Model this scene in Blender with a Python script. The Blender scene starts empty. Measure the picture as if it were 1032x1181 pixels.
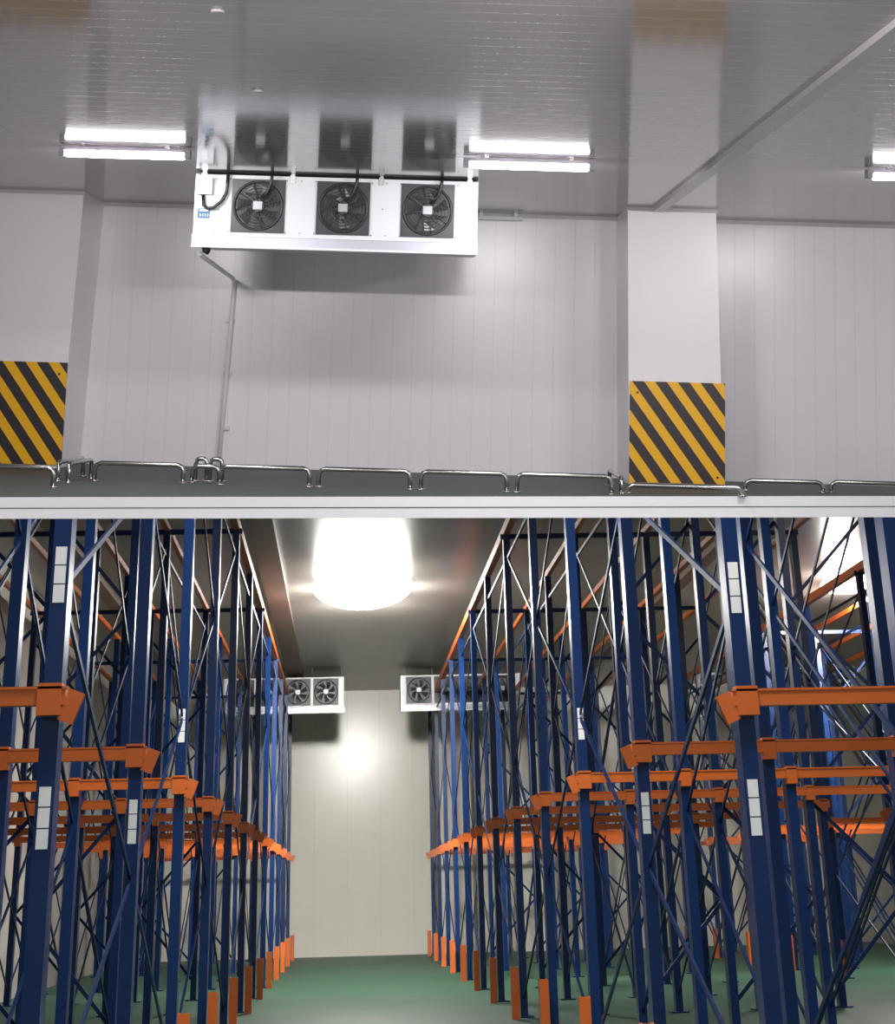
import bpy, bmesh, math, random
from mathutils import Vector, Matrix
random.seed(4)
sc=bpy.context.scene
try:
    sc.view_settings.view_transform='Standard'
    sc.view_settings.look='None'
except Exception as e: print(e)

# ------------------------------------------------------------ frames
EYE=2.412          # camera height above the rack hall floor
F=2000.0
def basis(dx,dy,roll):
    d=Vector((dx,-dy,-F)).normalized(); y=Vector((roll,1,0))
    u=(y-d*y.dot(d)).normalized(); return d.cross(u),d,u
Lb=basis(-116,933,0); Ub=basis(-19,340,0.029)
T=Matrix.Translation((0,0,EYE))
RU=Matrix([[Lb[i].dot(Ub[j]) for j in range(3)] for i in range(3)]).to_4x4()
MU=T@RU                      # loading room (upper storey), local metres from eye point
MLo=T@Matrix.Scale(1.35,4)   # racking hall (lower storey)

# ------------------------------------------------------------ materials
def new(name):
    m=bpy.data.materials.new(name); m.use_nodes=True
    nt=m.node_tree; b=nt.nodes['Principled BSDF']; return m,nt,b
def setc(b,c,r,met=0,spec=.5):
    b.inputs['Base Color'].default_value=(*c,1); b.inputs['Roughness'].default_value=r
    b.inputs['Metallic'].default_value=met; b.inputs['Specular IOR Level'].default_value=spec
def noisy(name,c,r=.5,met=0,amt=.15,scale=6,spec=.5):
    m,nt,b=new(name); setc(b,c,r,met,spec)
    tc=nt.nodes.new('ShaderNodeTexCoord'); n=nt.nodes.new('ShaderNodeTexNoise'); n.inputs['Scale'].default_value=scale
    n.inputs['Detail'].default_value=4
    nt.links.new(tc.outputs['Object'],n.inputs['Vector'])
    mp=nt.nodes.new('ShaderNodeMapRange'); mp.inputs['To Min'].default_value=1-amt; mp.inputs['To Max'].default_value=1+amt
    nt.links.new(n.outputs['Fac'],mp.inputs['Value'])
    h=nt.nodes.new('ShaderNodeVectorMath'); h.operation='SCALE'; h.inputs[0].default_value=c
    nt.links.new(mp.outputs[0],h.inputs['Scale']); nt.links.new(h.outputs[0],b.inputs['Base Color'])
    return m
def panel(name,c,r,axis,pitch,groove=.08,dist=.01,amt=.08,dark=.85,spec=.5,seam=None,wob=.3):
    """sandwich-panel cladding: fine ribs every `pitch`, wider seams every `seam`"""
    m=noisy(name,c,r,amt=amt,scale=1.3,spec=spec); nt=m.node_tree; b=nt.nodes['Principled BSDF']
    src=b.inputs['Base Color'].links[0].from_socket
    tc=nt.nodes.new('ShaderNodeTexCoord'); s=nt.nodes.new('ShaderNodeSeparateXYZ'); nt.links.new(tc.outputs['Object'],s.inputs[0])
    def grooves(p,g):
        a=nt.nodes.new('ShaderNodeMath'); a.operation='DIVIDE'; a.inputs[1].default_value=p
        nt.links.new(s.outputs[axis],a.inputs[0])
        fr=nt.nodes.new('ShaderNodeMath'); fr.operation='FRACT'; nt.links.new(a.outputs[0],fr.inputs[0])
        lt=nt.nodes.new('ShaderNodeMath'); lt.operation='LESS_THAN'; lt.inputs[1].default_value=g
        nt.links.new(fr.outputs[0],lt.inputs[0]); return lt.outputs[0]
    g=grooves(pitch,groove)
    if seam:
        g2=grooves(seam,.025*pitch/seam*4)
        mx=nt.nodes.new('ShaderNodeMath'); mx.operation='MAXIMUM'; nt.links.new(g,mx.inputs[0]); nt.links.new(g2,mx.inputs[1]); g=mx.outputs[0]
    mp=nt.nodes.new('ShaderNodeMapRange'); mp.inputs['To Min'].default_value=1; mp.inputs['To Max'].default_value=dark
    nt.links.new(g,mp.inputs['Value'])
    sc_=nt.nodes.new('ShaderNodeVectorMath'); sc_.operation='SCALE'; nt.links.new(src,sc_.inputs[0]); nt.links.new(mp.outputs[0],sc_.inputs['Scale'])
    nt.links.new(sc_.outputs[0],b.inputs['Base Color'])
    w=nt.nodes.new('ShaderNodeTexNoise'); w.inputs['Scale'].default_value=2.2; nt.links.new(tc.outputs['Object'],w.inputs['Vector'])
    wm=nt.nodes.new('ShaderNodeMath'); wm.operation='MULTIPLY'; wm.inputs[1].default_value=wob; nt.links.new(w.outputs['Fac'],wm.inputs[0])
    ad=nt.nodes.new('ShaderNodeMath'); ad.operation='MULTIPLY_ADD'; ad.inputs[1].default_value=-1; 
    nt.links.new(g,ad.inputs[0]); nt.links.new(wm.outputs[0],ad.inputs[2])
    bp=nt.nodes.new('ShaderNodeBump'); bp.inputs['Distance'].default_value=dist; bp.inputs['Strength'].default_value=.6
    nt.links.new(ad.outputs[0],bp.inputs['Height']); nt.links.new(bp.outputs[0],b.inputs['Normal'])
    return m
def emis(name,c,s):
    m,nt,b=new(name); setc(b,c,.4); b.inputs['Emission Color'].default_value=(*c,1); b.inputs['Emission Strength'].default_value=s; return m
def hazard(name):
    m,nt,b=new(name); setc(b,(.8,.5,.02),.45)
    tc=nt.nodes.new('ShaderNodeTexCoord'); s=nt.nodes.new('ShaderNodeSeparateXYZ'); nt.links.new(tc.outputs['Object'],s.inputs[0])
    a=nt.nodes.new('ShaderNodeMath'); a.operation='MULTIPLY_ADD'; a.inputs[1].default_value=1.35
    nt.links.new(s.outputs[0],a.inputs[0]); nt.links.new(s.outputs[2],a.inputs[2])
    d=nt.nodes.new('ShaderNodeMath'); d.operation='DIVIDE'; d.inputs[1].default_value=.165; nt.links.new(a.outputs[0],d.inputs[0])
    fr=nt.nodes.new('ShaderNodeMath'); fr.operation='FRACT'; nt.links.new(d.outputs[0],fr.inputs[0])
    lt=nt.nodes.new('ShaderNodeMath'); lt.operation='LESS_THAN'; lt.inputs[1].default_value=.52; nt.links.new(fr.outputs[0],lt.inputs[0])
    mx=nt.nodes.new('ShaderNodeMix'); mx.data_type='RGBA'; nt.links.new(lt.outputs[0],mx.inputs['Factor'])
    mx.inputs[6].default_value=(.85,.45,.005,1); mx.inputs[7].default_value=(.03,.02,.022,1)
    nt.links.new(mx.outputs[2],b.inputs['Base Color']); return m

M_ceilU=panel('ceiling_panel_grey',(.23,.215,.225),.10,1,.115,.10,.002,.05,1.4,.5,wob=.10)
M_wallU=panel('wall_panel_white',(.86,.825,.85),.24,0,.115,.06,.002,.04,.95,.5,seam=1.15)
M_colU=noisy('column_cladding',(.82,.785,.81),.28,amt=.04,scale=1)
M_trim=noisy('trim_grey',(.50,.47,.49),.3,amt=.04)
M_floorU=noisy('dock_floor_paint',(.075,.085,.08),.6,amt=.2,scale=4)
M_slab=noisy('slab_edge_white',(.98,.98,.98),.6,amt=.01)
M_joint=noisy('joint_sealant',(.02,.02,.02),.7)
M_steel=noisy('stainless_steel',(.50,.49,.47),.25,1,.08)
M_white=noisy('enamel_white',(.72,.715,.735),.3,amt=.03)
M_pipe=noisy('pvc_white',(.92,.90,.92),.35,amt=.03)
M_tray=noisy('tray_metal',(.42,.42,.47),.28,.3,.04)
M_dark=noisy('fan_shroud_dark',(.022,.022,.026),.4)
M_blk=noisy('rubber_black',(.012,.012,.014),.4)
M_blade=noisy('fan_blade_grey',(.055,.055,.06),.35,.3)
M_motor=noisy('motor_grey',(.36,.36,.37),.4,.4)
M_blue=noisy('sticker_blue',(.02,.15,.32),.5)
M_tube=emis('lamp_diffuser',(1,.96,1),42)
M_lampcap=noisy('lamp_housing_grey',(.35,.33,.36),.4)
M_haz=hazard('hazard_stripes')

M_rblue=noisy('rack_blue_paint',(.003,.026,.115),.32,0,.15,spec=.35)
M_rlace=noisy('rack_brace_paint',(.003,.020,.085),.45,0,.15,spec=.25)
M_rorange=noisy('rack_orange_paint',(.66,.14,.02),.4,0,.12,scale=3)
M_rlabel=noisy('rack_label_white',(.95,.95,.97),.5)
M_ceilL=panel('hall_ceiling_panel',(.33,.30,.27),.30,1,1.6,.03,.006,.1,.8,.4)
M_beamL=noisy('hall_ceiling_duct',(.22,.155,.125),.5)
M_wallL=panel('hall_wall_panel',(.82,.79,.71),.22,0,1.1,.02,.004,.04,.93,.3,wob=.8)
M_floorL=noisy('hall_floor_green',(.055,.14,.09),.5,0,.25,.8,spec=.3)
M_bay=emis('hall_lamp_glass',(1,.97,.94),9)

# ------------------------------------------------------------ mesh builder
class B:
    def __init__(s): s.bm=bmesh.new(); s.mats=[]
    def mi(s,m):
        if m not in s.mats: s.mats.append(m)
        return s.mats.index(m)
    def hexa(s,v,m):
        vs=[s.bm.verts.new(p) for p in v]; i=s.mi(m)
        for f in ((0,3,2,1),(4,5,6,7),(0,1,5,4),(1,2,6,5),(2,3,7,6),(3,0,4,7)):
            s.bm.faces.new([vs[k] for k in f]).material_index=i
    def box(s,x0,x1,y0,y1,z0,z1,m):
        s.hexa([(x0,y0,z0),(x1,y0,z0),(x1,y1,z0),(x0,y1,z0),(x0,y0,z1),(x1,y0,z1),(x1,y1,z1),(x0,y1,z1)],m)
    def bar(s,a,b,w,h,m,side=(1,0,0)):
        a=Vector(a);b=Vector(b);d=(b-a).normalized();sx=Vector(side); sx=(sx-d*sx.dot(d)).normalized(); n=d.cross(sx)
        sx=sx*w/2; n=n*h/2
        s.hexa([a-sx-n,a+sx-n,a+sx+n,a-sx+n,b-sx-n,b+sx-n,b+sx+n,b-sx+n],m)
    def tube(s,pts,r,m,n=8,closed=False):
        P=[Vector(p) for p in pts]; i=s.mi(m); rings=[]; N=len(P)
        up=Vector((.13,.21,1)).normalized()
        for k,p in enumerate(P):
            if closed: t=(P[(k+1)%N]-P[k-1])
            else: t=P[min(k+1,N-1)]-P[max(k-1,0)]
            t.normalize(); a=t.cross(up)
            if a.length<.05: a=t.cross(Vector((1,0,0)))
            a.normalize(); b=t.cross(a)
            rings.append([s.bm.verts.new(p+a*r*math.cos(2*math.pi*j/n)+b*r*math.sin(2*math.pi*j/n)) for j in range(n)])
        R=range(N if closed else N-1)
        for k in R:
            A=rings[k];Bq=rings[(k+1)%N]
            for j in range(n):
                f=s.bm.faces.new((A[j],A[(j+1)%n],Bq[(j+1)%n],Bq[j])); f.material_index=i; f.smooth=True
        if not closed:
            for A in (rings[0],rings[-1]): s.bm.faces.new(A).material_index=i
    def ring(s,c,R,r,m,n=28,k=5):
        c=Vector(c)
        s.tube([c+Vector((R*math.cos(2*math.pi*j/n),0,R*math.sin(2*math.pi*j/n))) for j in range(n)],r,m,k,True)
    def disc(s,c,R,y0,y1,m,n=28):
        i=s.mi(m); A=[];Bq=[]
        for j in range(n):
            x=c[0]+R*math.cos(2*math.pi*j/n); z=c[2]+R*math.sin(2*math.pi*j/n)
            A.append(s.bm.verts.new((x,y0,z)));Bq.append(s.bm.verts.new((x,y1,z)))
        s.bm.faces.new(A).material_index=i; s.bm.faces.new(Bq[::-1]).material_index=i
        for j in range(n): s.bm.faces.new((A[j],A[(j+1)%n],Bq[(j+1)%n],Bq[j])).material_index=i
    def done(s,name,M):
        bmesh.ops.recalc_face_normals(s.bm,faces=s.bm.faces)
        me=bpy.data.meshes.new(name); s.bm.to_mesh(me); s.bm.free()
        for m in s.mats: me.materials.append(m)
        o=bpy.data.objects.new(name,me); bpy.context.collection.objects.link(o); o.matrix_world=M; return o

def fan(b,cx,cz,y,S,full=True):
    """axial fan facing -Y: square plate with round mouth, blades, hub/motor, wire guard. S = half plate size"""
    R=S*.90
    i=b.mi(M_dark); n=32; inn=[];out=[];
    for j in range(n):
        a=2*math.pi*j/n; c,s_=math.cos(a),math.sin(a); k=1/max(abs(c),abs(s_))
        inn.append((cx+R*c,cz+R*s_)); out.append((cx+S*c*k,cz+S*s_*k))
    yf=y-.06*S
    for (L1,y1,L2,y2) in ((inn,yf,out,yf),(out,yf,out,y+.01*S),(inn,yf,inn,y+.01*S)):
        A=[b.bm.verts.new((p[0],y1,p[1])) for p in L1]; C=[b.bm.verts.new((p[0],y2,p[1])) for p in L2]
        for j in range(n): b.bm.faces.new((A[j],A[(j+1)%n],C[(j+1)%n],C[j])).material_index=i
    b.disc((cx,0,cz),R*.99,y-.012*S,y+.005*S,M_blk,32)
    b.ring((cx,yf-.02*S,cz),R,.05*S,M_dark,32,6)
    ib=b.mi(M_blade if full else M_dark); nb=7
    for k in range(nb):
        a0=2*math.pi*k/nb; vs=[]
        prof=[(.24,-.22,.0),(.5,-.20,.0),(.86,-.12,.0),(.88,.42,.0),(.5,.38,.0),(.24,.35,.0)]
        for q,(r,da,_) in enumerate(prof):
            a=a0+da*1.0+ r*.25
            dy=(-.14 if q<3 else -.04)*S
            vs.append(b.bm.verts.new((cx+R*r*math.cos(a),y+dy,cz+R*r*math.sin(a))))
        for t in ((0,1,4,5),(1,2,3,4)):
            f=b.bm.faces.new([vs[u] for u in t]); f.material_index=ib
    b.disc((cx,0,cz),R*.27,y-.2*S,y-.02*S,M_dark,20)
    b.box(cx-.17*S,cx+.17*S,y-.27*S,y-.2*S,cz-.15*S,cz+.15*S,M_motor)
    if full:
        for q in (.35,.48,.61,.74,.87): b.ring((cx,y-.26*S+.1*S*q,cz),R*q,.011*S,M_blade,28,4)
        for k in range(8):
            a=2*math.pi*k/8+.2
            b.tube([(cx+R*.2*math.cos(a),y-.24*S,cz+R*.2*math.sin(a)),(cx+R*1.02*math.cos(a),y-.10*S,cz+R*1.02*math.sin(a))],.016*S,M_blade,4)

# ============================================================ UPPER ROOM
ZC=.965; ZF=-.51
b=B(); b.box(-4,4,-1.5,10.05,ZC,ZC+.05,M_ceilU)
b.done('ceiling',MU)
b=B(); b.box(-4,4,10,10.05,ZF,ZC,M_wallU); b.done('wall_back',MU)
b=B(); b.box(-4.05,-4,6.6,10.05,ZF,ZC,M_wallU); b.done('wall_left',MU)
b=B(); b.box(4,4.05,9.3,10.05,ZF,ZC,M_wallU); b.done('wall_right',MU)
def ey(x): return 7.2+.448*(x+1.713)
b=B(); xa,xb=-4,4
za,zb=-.582,-.622
b.hexa([(xa,ey(xa),za),(xb,ey(xb),zb),(xb,10.05,zb),(xa,10.05,za),(xa,ey(xa),ZF),(xb,ey(xb),ZF),(xb,10.05,ZF),(xa,10.05,ZF)],M_slab)
b.hexa([(xa,ey(xa)+.02,ZF),(xb,ey(xb)+.02,ZF),(xb,10,ZF),(xa,10,ZF),(xa,ey(xa)+.02,ZF+.002),(xb,ey(xb)+.02,ZF+.002),(xb,10,ZF+.002),(xa,10,ZF+.002)],M_floorU)
b.hexa([(xa,ey(xa)-.002,-.549),(xb,ey(xb)-.002,-.566),(xb,ey(xb)+.01,-.566),(xa,ey(xa)+.01,-.549),
        (xa,ey(xa)-.002,-.5455),(xb,ey(xb)-.002,-.5625),(xb,ey(xb)+.01,-.5625),(xa,ey(xa)+.01,-.5455)],M_joint)
b.done('floor',MU)
# columns
def column(xtl,xtr,xbl,xbr,name):
    b=B(); b.hexa([(xbl,9.42,ZF),(xbr,9.42,ZF),(xbr,10,ZF),(xbl,10,ZF),(xtl,9.42,ZC),(xtr,9.42,ZC),(xtr,10,ZC),(xtl,10,ZC)],M_colU)
    b.box(xtl-.01,xtr+.01,9.40,9.43,ZC-.018,ZC,M_trim)
    b.done(name,MU)
column(-3.0,-1.917,-3.0,-1.962,'column'); column(1.045,1.525,1.066,1.572,'column')
def hpanel(x0,x1,z0,z1):
    b=B(); b.box(x0,x1,9.405,9.42,z0,z1,M_haz)
    for x in (x0+.04,x1-.04):
        for z in (z0+.05,z1-.06): b.disc((x,0,z),.006,9.400,9.406,M_blk,10)
    b.done('hazard_stripe_panel',MU)
hpanel(-2.55,-1.945,-.49,.045); hpanel(1.065,1.574,ZF,.033)
# trims
b=B(); b.box(1.18,1.235,-1.5,9.42,ZC-.022,ZC,M_trim); b.done('trim_1',MU)
b=B(); b.box(-2.45,-2.40,-1.5,9.42,ZC-.02,ZC,M_trim); b.done('trim_2',MU)
b=B(); b.box(-1.92,1.04,9.975,10,ZC-.02,ZC,M_trim); b.box(1.52,4,9.975,10,ZC-.02,ZC,M_trim); b.done('trim_3',MU)
b=B(); b.box(.23,.5,9.93,9.97,ZC-.04,ZC-.02,M_white); b.box(.25,.27,9.94,9.96,ZC-.02,ZC,M_white); b.box(.45,.47,9.94,9.96,ZC-.02,ZC,M_white); b.done('cable_conduit',MU)
for x,y in ((-.60,4.55),(-.62,5.85)):
    b=B(); b.tube([(x,y,ZC-.008),(x,y,ZC)],.018,M_trim,12); b.done('ceiling_anchor_cap',MU)

# lamps
def lamp(x0,x1,y,en=12,tilt=35):
    b=B(); z=ZC-.03
    b.box(x0+.012,x1-.012,y-.026,y+.026,z+.004,ZC-.008,M_lampcap)
    n=10; i=b.mi(M_tube); rings=[]
    L=[(x0+.02,.7),(x0+.03,1),(x1-.03,1),(x1-.02,.7)]
    for x,k in L:
        rings.append([b.bm.verts.new((x,y+.028*k*math.cos(math.pi*j/n),z-.026*k*math.sin(math.pi*j/n)+.004)) for j in range(n+1)])
    for A,C in zip(rings,rings[1:]):
        for j in range(n): b.bm.faces.new((A[j],A[j+1],C[j+1],C[j])).material_index=i
    for A in (rings[0],rings[-1]): b.bm.faces.new(A).material_index=i
    for xe,s in ((x0,1),(x1,-1)):
        b.box(min(xe,xe+s*.024),max(xe,xe+s*.024),y-.029,y+.029,z-.018,ZC-.008,M_lampcap)
    for x in (x0+.1,x1-.1): b.box(x-.01,x+.01,y-.015,y+.015,ZC-.009,ZC,M_steel)
    b.done('ceiling_batten_lamp',MU)
    ld=bpy.data.lights.new('lamp_glow','AREA'); ld.shape='RECTANGLE'; ld.size=x1-x0; ld.size_y=.05; ld.energy=en; ld.color=(1,.97,1)
    lo=bpy.data.objects.new('lamp_glow',ld); bpy.context.collection.objects.link(lo)
    lo.matrix_world=MU@Matrix.Translation(((x0+x1)/2,y,z-.035))@Matrix.Rotation(math.radians(tilt),4,'X')
for x0 in (-1.632,.113,1.858): 
    lamp(x0,x0+.566,7.45,11)
for x0 in (-1.632,.113,1.858): lamp(x0,x0+.566,3.7,31,38)  # unseen near row, added as front fill for wall and slab edge

# cooler
def cooler(M,x0,x1,z0,z1,zl,yf,yb,fans,S,ztop,detail):
    b=B(); w=x1-x0; h=z1-z0
    b.box(x0,x1,yf,yb,z0,z1,M_white)
    t=.012*w
    b.box(x0,x0+t,yf-.4*t,yf,z0,z1,M_tray); b.box(x1-t,x1,yf-.4*t,yf,z0,z1,M_white)
    b.hexa([(x0-.2*t,yf-t,zl),(x1+.2*t,yf-t,zl),(x1+.2*t,yb,z0-.2*(z0-zl)),(x0-.2*t,yb,z0-.2*(z0-zl)),
            (x0-.2*t,yf-t,z0),(x1+.2*t,yf-t,z0),(x1+.2*t,yb,z0),(x0-.2*t,yb,z0)],M_tray)
    b.box(x0-.3*t,x1+.3*t,yf-1.4*t,yf-t,zl-.15*t,zl+.5*t,M_white)
    b.box(x0-.3*t,x1+.3*t,yf-1.4*t,yf-t,z0-.3*t,z0+.2*t,M_white)
    for cx in fans: fan(b,cx,(z0+z1)/2,yf,S,detail)
    for k in range(len(fans)+1):
        x=x0+.03*w+ (w*.94)*k/len(fans)
        hw=.006*w if detail else .006*w/3
        b.box(x-hw,x+hw,yf+.01,yf+.03+.01*w,z1,ztop,M_steel if detail else M_dark)
        if detail: b.box(x-.012,x+.012,yf-.006,yf,z1-.03,z1+.006,M_steel)
    if detail:
        for k in range(28):
            x=x0+.03+random.random()*(w-.06)
            if min(abs(x-c) for c in fans)<S+.01: continue
            b.disc((x,0,z0+.02+random.random()*(h-.04)),.0035,yf-.002,yf,M_blk,8)
        for z in (z0+.02,z1-.02):
            for k in range(20): b.disc((x0+.03+(w-.06)*k/19,0,z),.003,yf-.002,yf,M_blk,8)
        b.box(x0+.012,x0+.085,yf-.045,yf,z1-.10,z1-.02,M_white)
        b.box(x0+.03,x0+.06,yf-.05,yf-.045,z1-.07,z1-.04,M_tray)
        b.box(x0+.018,x0+.075,yf-.002,yf,z1-.212,z1-.165,M_blue)
        b.box(x0+.025,x0+.068,yf-.003,yf-.002,z1-.178,z1-.170,M_white)
        for q in range(4): b.box(x0+.027+.012*q,x0+.032+.012*q,yf-.003,yf-.002,z1-.203,z1-.190,M_white)
        pts=[(-1.0,yf-.03,ztop),(-1.0,yf-.03,.90),(-1.005,yf-.03,.86),(-1.025,yf-.035,.82),(-1.06,yf-.035,.79),(-1.09,yf-.03,.785),(-1.11,yf-.03,.80),(-1.115,yf-.03,.85)]
        b.tube(pts,.0085,M_blk,8)
        for c in fans:
            b.tube([(c+.065,yf-.05,ztop),(c+.064,yf-.05,.93),(c+.058,yf-.05,.905),(c+.045,yf-.045,.87),(c+.02,yf-.045,.84)],.008,M_blk,8)
        b.tube([(x0+.06,yf+.02,zl),(x0+.06,yf+.02,zl-.012),(x0+.075,yf+.03,zl-.018)],.018,M_blk,10)
    return b.done('air_cooler',M)
cooler(MU,-1.157,.2,.66,.952,.603,8.3,9.15,[-.852,-.445,-.040],.128,ZC,True)
# drain pipe
b=B(); b.tube([(-1.13,8.38,.58),(-1.13,8.42,.57),(-1.14,9.9,.545),(-1.14,9.965,.52),(-1.143,9.97,.4),(-1.18,9.97,ZF)],.012,M_pipe,8)
for z in (.3,0,-.3): b.box(-1.18,-1.13,9.975,10,z,z+.02,M_white)
b.done('drain_pipe',MU)

# guard rails (stainless hoops)
def hoop(x0,x1,y0,zt=-.4225,y1=None,r=.011):
    y1=y0 if y1 is None else y1
    b=B(); q=.028
    def P(s,z): return (x0+(x1-x0)*s,y0+(y1-y0)*s,z)
    w=math.hypot(x1-x0,y1-y0); k=min(q/w,.3); qz=min(q,(zt-ZF)*.5)
    b.tube([P(0,ZF),P(0,zt-qz),P(.3*k,zt-.3*qz),P(k,zt),P(1-k,zt),P(1-.3*k,zt-.3*qz),P(1,zt-qz),P(1,ZF)],r,M_steel,8)
    for s in (0,1):
        p=P(s,ZF); b.tube([(p[0],p[1],ZF+.001),(p[0],p[1],ZF+.008)],r*1.9,M_steel,10)
    b.done('guard_rail',MU)
hoop(-.981,-.562,8.4); hoop(-.518,-.086,8.42); hoop(-.034,.373,8.44); hoop(.424,.874,8.46)
hoop(-1.576,-1.158,8.4); hoop(-2.3,-1.655,7.86); hoop(-1.73,-1.70,8.3,-.42,8.75); hoop(-1.66,-1.63,8.2,-.42,8.6)
hoop(.975,1.53,8.64,-.468,None,.013); hoop(1.63,2.03,9.12,-.455); hoop(2.09,2.6,9.2,-.455)
hoop(-1.13,-1.075,8.62,-.40); hoop(-1.06,-1.0,8.62,-.40); hoop(-1.13,-1.0,8.5,-.43)
hoop(.93,.94,8.55,-.43,9.2)

# ============================================================ LOWER HALL
HC=6.394; HF=-1.787
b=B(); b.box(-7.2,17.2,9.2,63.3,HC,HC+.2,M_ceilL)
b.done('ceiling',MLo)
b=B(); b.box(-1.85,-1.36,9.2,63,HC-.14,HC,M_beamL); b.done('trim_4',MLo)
b=B(); b.box(-7.2,17.2,63,63.3,HF,HC,M_wallL); b.done('wall_back',MLo)
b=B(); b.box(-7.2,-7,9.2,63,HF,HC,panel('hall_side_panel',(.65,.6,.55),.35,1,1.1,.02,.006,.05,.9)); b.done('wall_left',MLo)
b=B(); b.box(17,17.2,9.2,63,HF,HC,M_wallL); b.done('wall_right',MLo)
b=B(); b.box(-7.2,17.2,6,63.3,HF-.2,HF,M_floorL); b.done('floor',MLo)
for x in (-5.6,7.5): 
    b=B(); b.box(x,x+.3,9.2,63,HC-.12,HC,M_beamL); b.done('trim_5',MLo)

def cl(x0,n):
    p=.86; w=.25+p*n
    cooler(MLo,x0,x0+w,5.26,6.13,5.08,56.3,57.6,[x0+.125+p*(k+.5) for k in range(n)],.39,HC,False)
cl(-3.78,4); cl(1.66,4); cl(12.2,4)

def rack(cols,ys,side):
    b=B(); ZT=5.6; ps=.112
    n=len(ys); sgn=1 if side>0 else -1
    for ci,x in enumerate(cols):
        for ri,y in enumerate(ys):
            w=ps; fl=.03
            b.box(x-w/2,x+w/2,y,y+fl,HF,ZT,M_rblue)
            b.box(x-w/2,x-w/2+fl,y+fl,y+.2,HF,ZT,M_rblue); b.box(x+w/2-fl,x+w/2,y+fl,y+.2,HF,ZT,M_rblue)
            b.box(x-.14,x+.14,y-.05,y+.25,HF,HF+.02,M_rblue)
            if (ci==0 and ri<3):
                for z in ((.3,1.75) if ri==0 else ((.45,) if ri==1 else (1.6,))):
                    for q in range(3): b.box(x-w/2+.02,x+w/2-.02,y-.006,y,z+q*.12,z+q*.12+.112,M_rlabel)
            if ri<n-1:
                y2=ys[ri+1]; z=HF+.25; dz=1.7 if ci==0 else 2.3
                k=(ri+ci)%2
                yy=(y+.12,y2+.08)
                while z+dz<ZT:
                    a,c=(yy if (k==0) else yy[::-1])
                    b.bar((x,a,z),(x,c,z+dz),.022,.045,M_rlace)
                    z+=dz; k^=1
                if ci<2: b.bar((x,yy[0],ZT-.4),(x,yy[1],ZT-.4),.03,.05,M_rlace)
        e=.06 if ci==0 else .04
        b.box(x-e,x+e,ys[0],ys[-1]+.2,ZT,ZT+(.16 if ci==0 else .1),M_rorange)
    xe=cols[-1]+sgn*.1
    for ri,y in enumerate(ys):
        xi=cols[0]-sgn*.10
        x0,x1=min(xi,xe),max(xi,xe)
        b.box(x0,x1,y-.09,y,1.12,1.225,M_rorange)
        b.box(x0,x1,y-.10,y-.02,1.215,1.23,M_rorange)
        for ci,x in enumerate(cols):
            e=.075 if ci==0 else .06
            b.box(x-e,x+e,y-.10,y+.02,1.06,1.25,M_rorange)
        b.bar((xi,y-.06,1.02),(xi-sgn*.07,y-.06,1.2),.05,.10,M_rorange,(0,1,0))
        if ri%2==0: b.box(x0,x1,y+.05,y+.12,ZT-.05,ZT+.03,M_rblue)
        gx=cols[0]-sgn*.16
        b.box(gx-.06,gx+.06,y-.35,y-.32,HF,HF+.72,M_rorange)
        b.box(gx-.06,gx-.04,y-.32,y-.2,HF,HF+.72,M_rorange); b.box(gx+.04,gx+.06,y-.32,y-.2,HF,HF+.72,M_rorange)
        if ri%3==0:
            for xa_,xb_ in zip(cols[1:],cols[2:]):
                z=HF+.3; k=0
                while z+1.3<ZT:
                    p,q=((xa_,xb_) if k==0 else (xb_,xa_)); b.bar((p,y+.22,z),(q,y+.22,z+1.3),.025,.05,M_rlace,(0,1,0)); z+=1.3;k^=1
    return b.done('pallet_rack',MLo)
rack([-1.85,-3.0,-4.15,-5.4,-6.6],[11.6]+[12+4.4*k for k in range(1,12)],-1)
rack([2.76,3.95,5.2,6.5,7.8],[12.6]+[12.85+4.4*k for k in range(1,12)],1)
rack([10.2,11.5,12.8,14.1],[17.3+4.4*k for k in range(10)],1)

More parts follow.
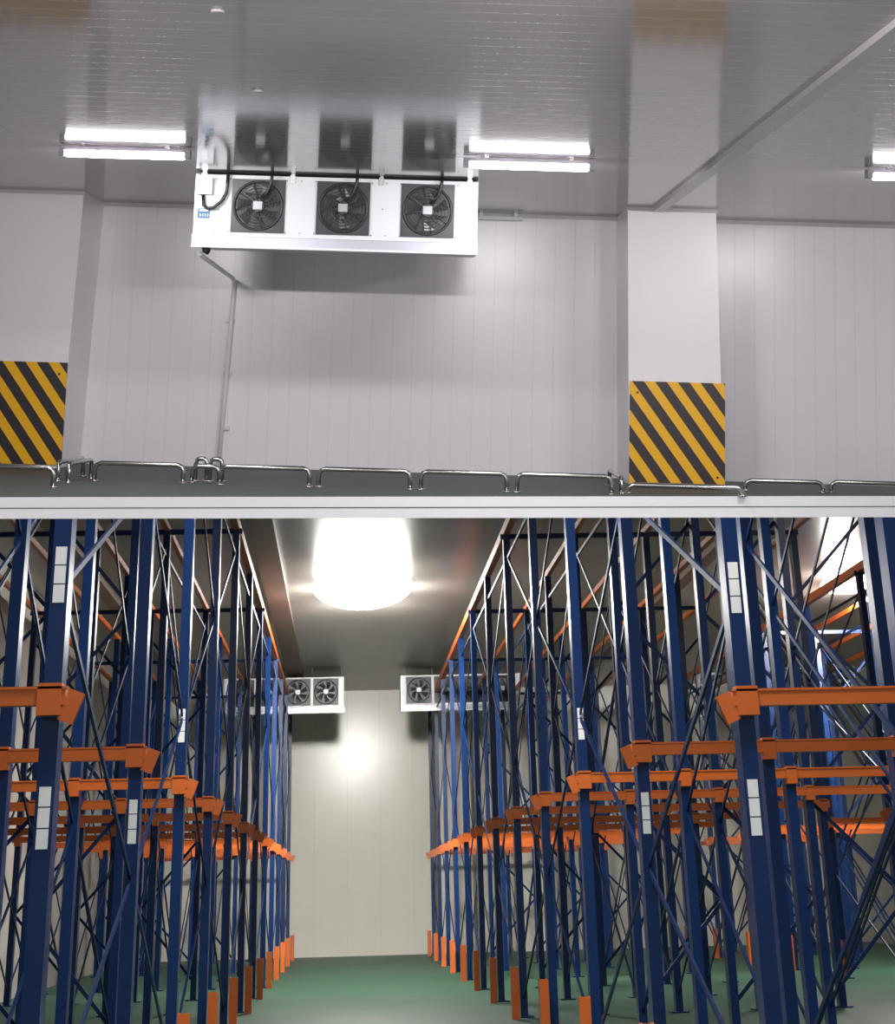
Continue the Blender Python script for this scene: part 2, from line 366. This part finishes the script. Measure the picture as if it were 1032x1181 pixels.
# hall lamps
def bay(x,y,sx,sy,en,pts=None,wall_fill=0):
    b=B(); i=b.mi(M_bay); n=32; rings=[]
    for k in range(5):
        t=k/5*math.pi/2
        rings.append([b.bm.verts.new((x+sx*math.cos(t)*math.cos(2*math.pi*j/n),y+sy*math.cos(t)*math.sin(2*math.pi*j/n),HC-.012-.12*math.sin(t))) for j in range(n)])
    for A,C in zip(rings,rings[1:]):
        for j in range(n):
            f=b.bm.faces.new((A[j],A[(j+1)%n],C[(j+1)%n],C[j])); f.material_index=i; f.smooth=True
    b.bm.faces.new(rings[-1]).material_index=i
    ih=b.mi(M_white); A=rings[0]; C=[b.bm.verts.new((v.co.x,v.co.y,HC)) for v in A]
    for j in range(n): b.bm.faces.new((A[j],A[(j+1)%n],C[(j+1)%n],C[j])).material_index=ih
    b.done('high_bay_lamp',MLo)
    def L(kind,mat,e,**kw):
        ld=bpy.data.lights.new('high_bay_glow',kind); ld.energy=e; ld.color=(1,.97,.92)
        for a,v in kw.items(): setattr(ld,a,v)
        lo=bpy.data.objects.new('high_bay_glow',ld); bpy.context.collection.objects.link(lo); lo.matrix_world=mat
    P=lambda dx,dy,dz: T@Matrix.Translation(((x+dx)*1.35,(y+dy)*1.35,(HC-dz)*1.35))
    if en: L('AREA',P(0,0,.3),en,shape='ELLIPSE',size=sx*2,size_y=sy*2)
    if wall_fill: L('AREA',P(0,0,.4)@Matrix.Rotation(math.radians(70),4,'X'),wall_fill,size=.9,spread=1.5)  # extra area light, added to brighten the far wall
    if pts:
        for dx,dy in ((0,-2.4),(-.7,0),(.7,0),(0,2.4)): L('POINT',P(dx,dy,.45),pts,shadow_soft_size=.5)
bay(.36,40.9,1.15,3.3,600,480,820); bay(12.0,40,1.0,3.0,300,380,300)
bay(.4,18,.9,2.5,750); bay(9.0,20,.9,2.5,300); bay(.6,10.4,.8,1,600)  # unseen lamps, added to light the near racks from above

# ============================================================ world + camera
w=bpy.data.worlds.new('world'); sc.world=w; w.use_nodes=True
w.node_tree.nodes['Background'].inputs[0].default_value=(.98,.98,1,1); w.node_tree.nodes['Background'].inputs[1].default_value=.28
cd=bpy.data.cameras.new('camera'); cam=bpy.data.objects.new('camera',cd); bpy.context.collection.objects.link(cam)
cd.sensor_fit='HORIZONTAL'; cd.sensor_width=36; cd.lens=F/1032*36; cd.shift_y=-(590.5-100)/1032; cd.shift_x=0
cd.clip_end=300
R=Matrix([[Lb[i][j] for j in range(3)] for i in range(3)]).to_4x4()
cam.matrix_world=T@R; sc.camera=cam
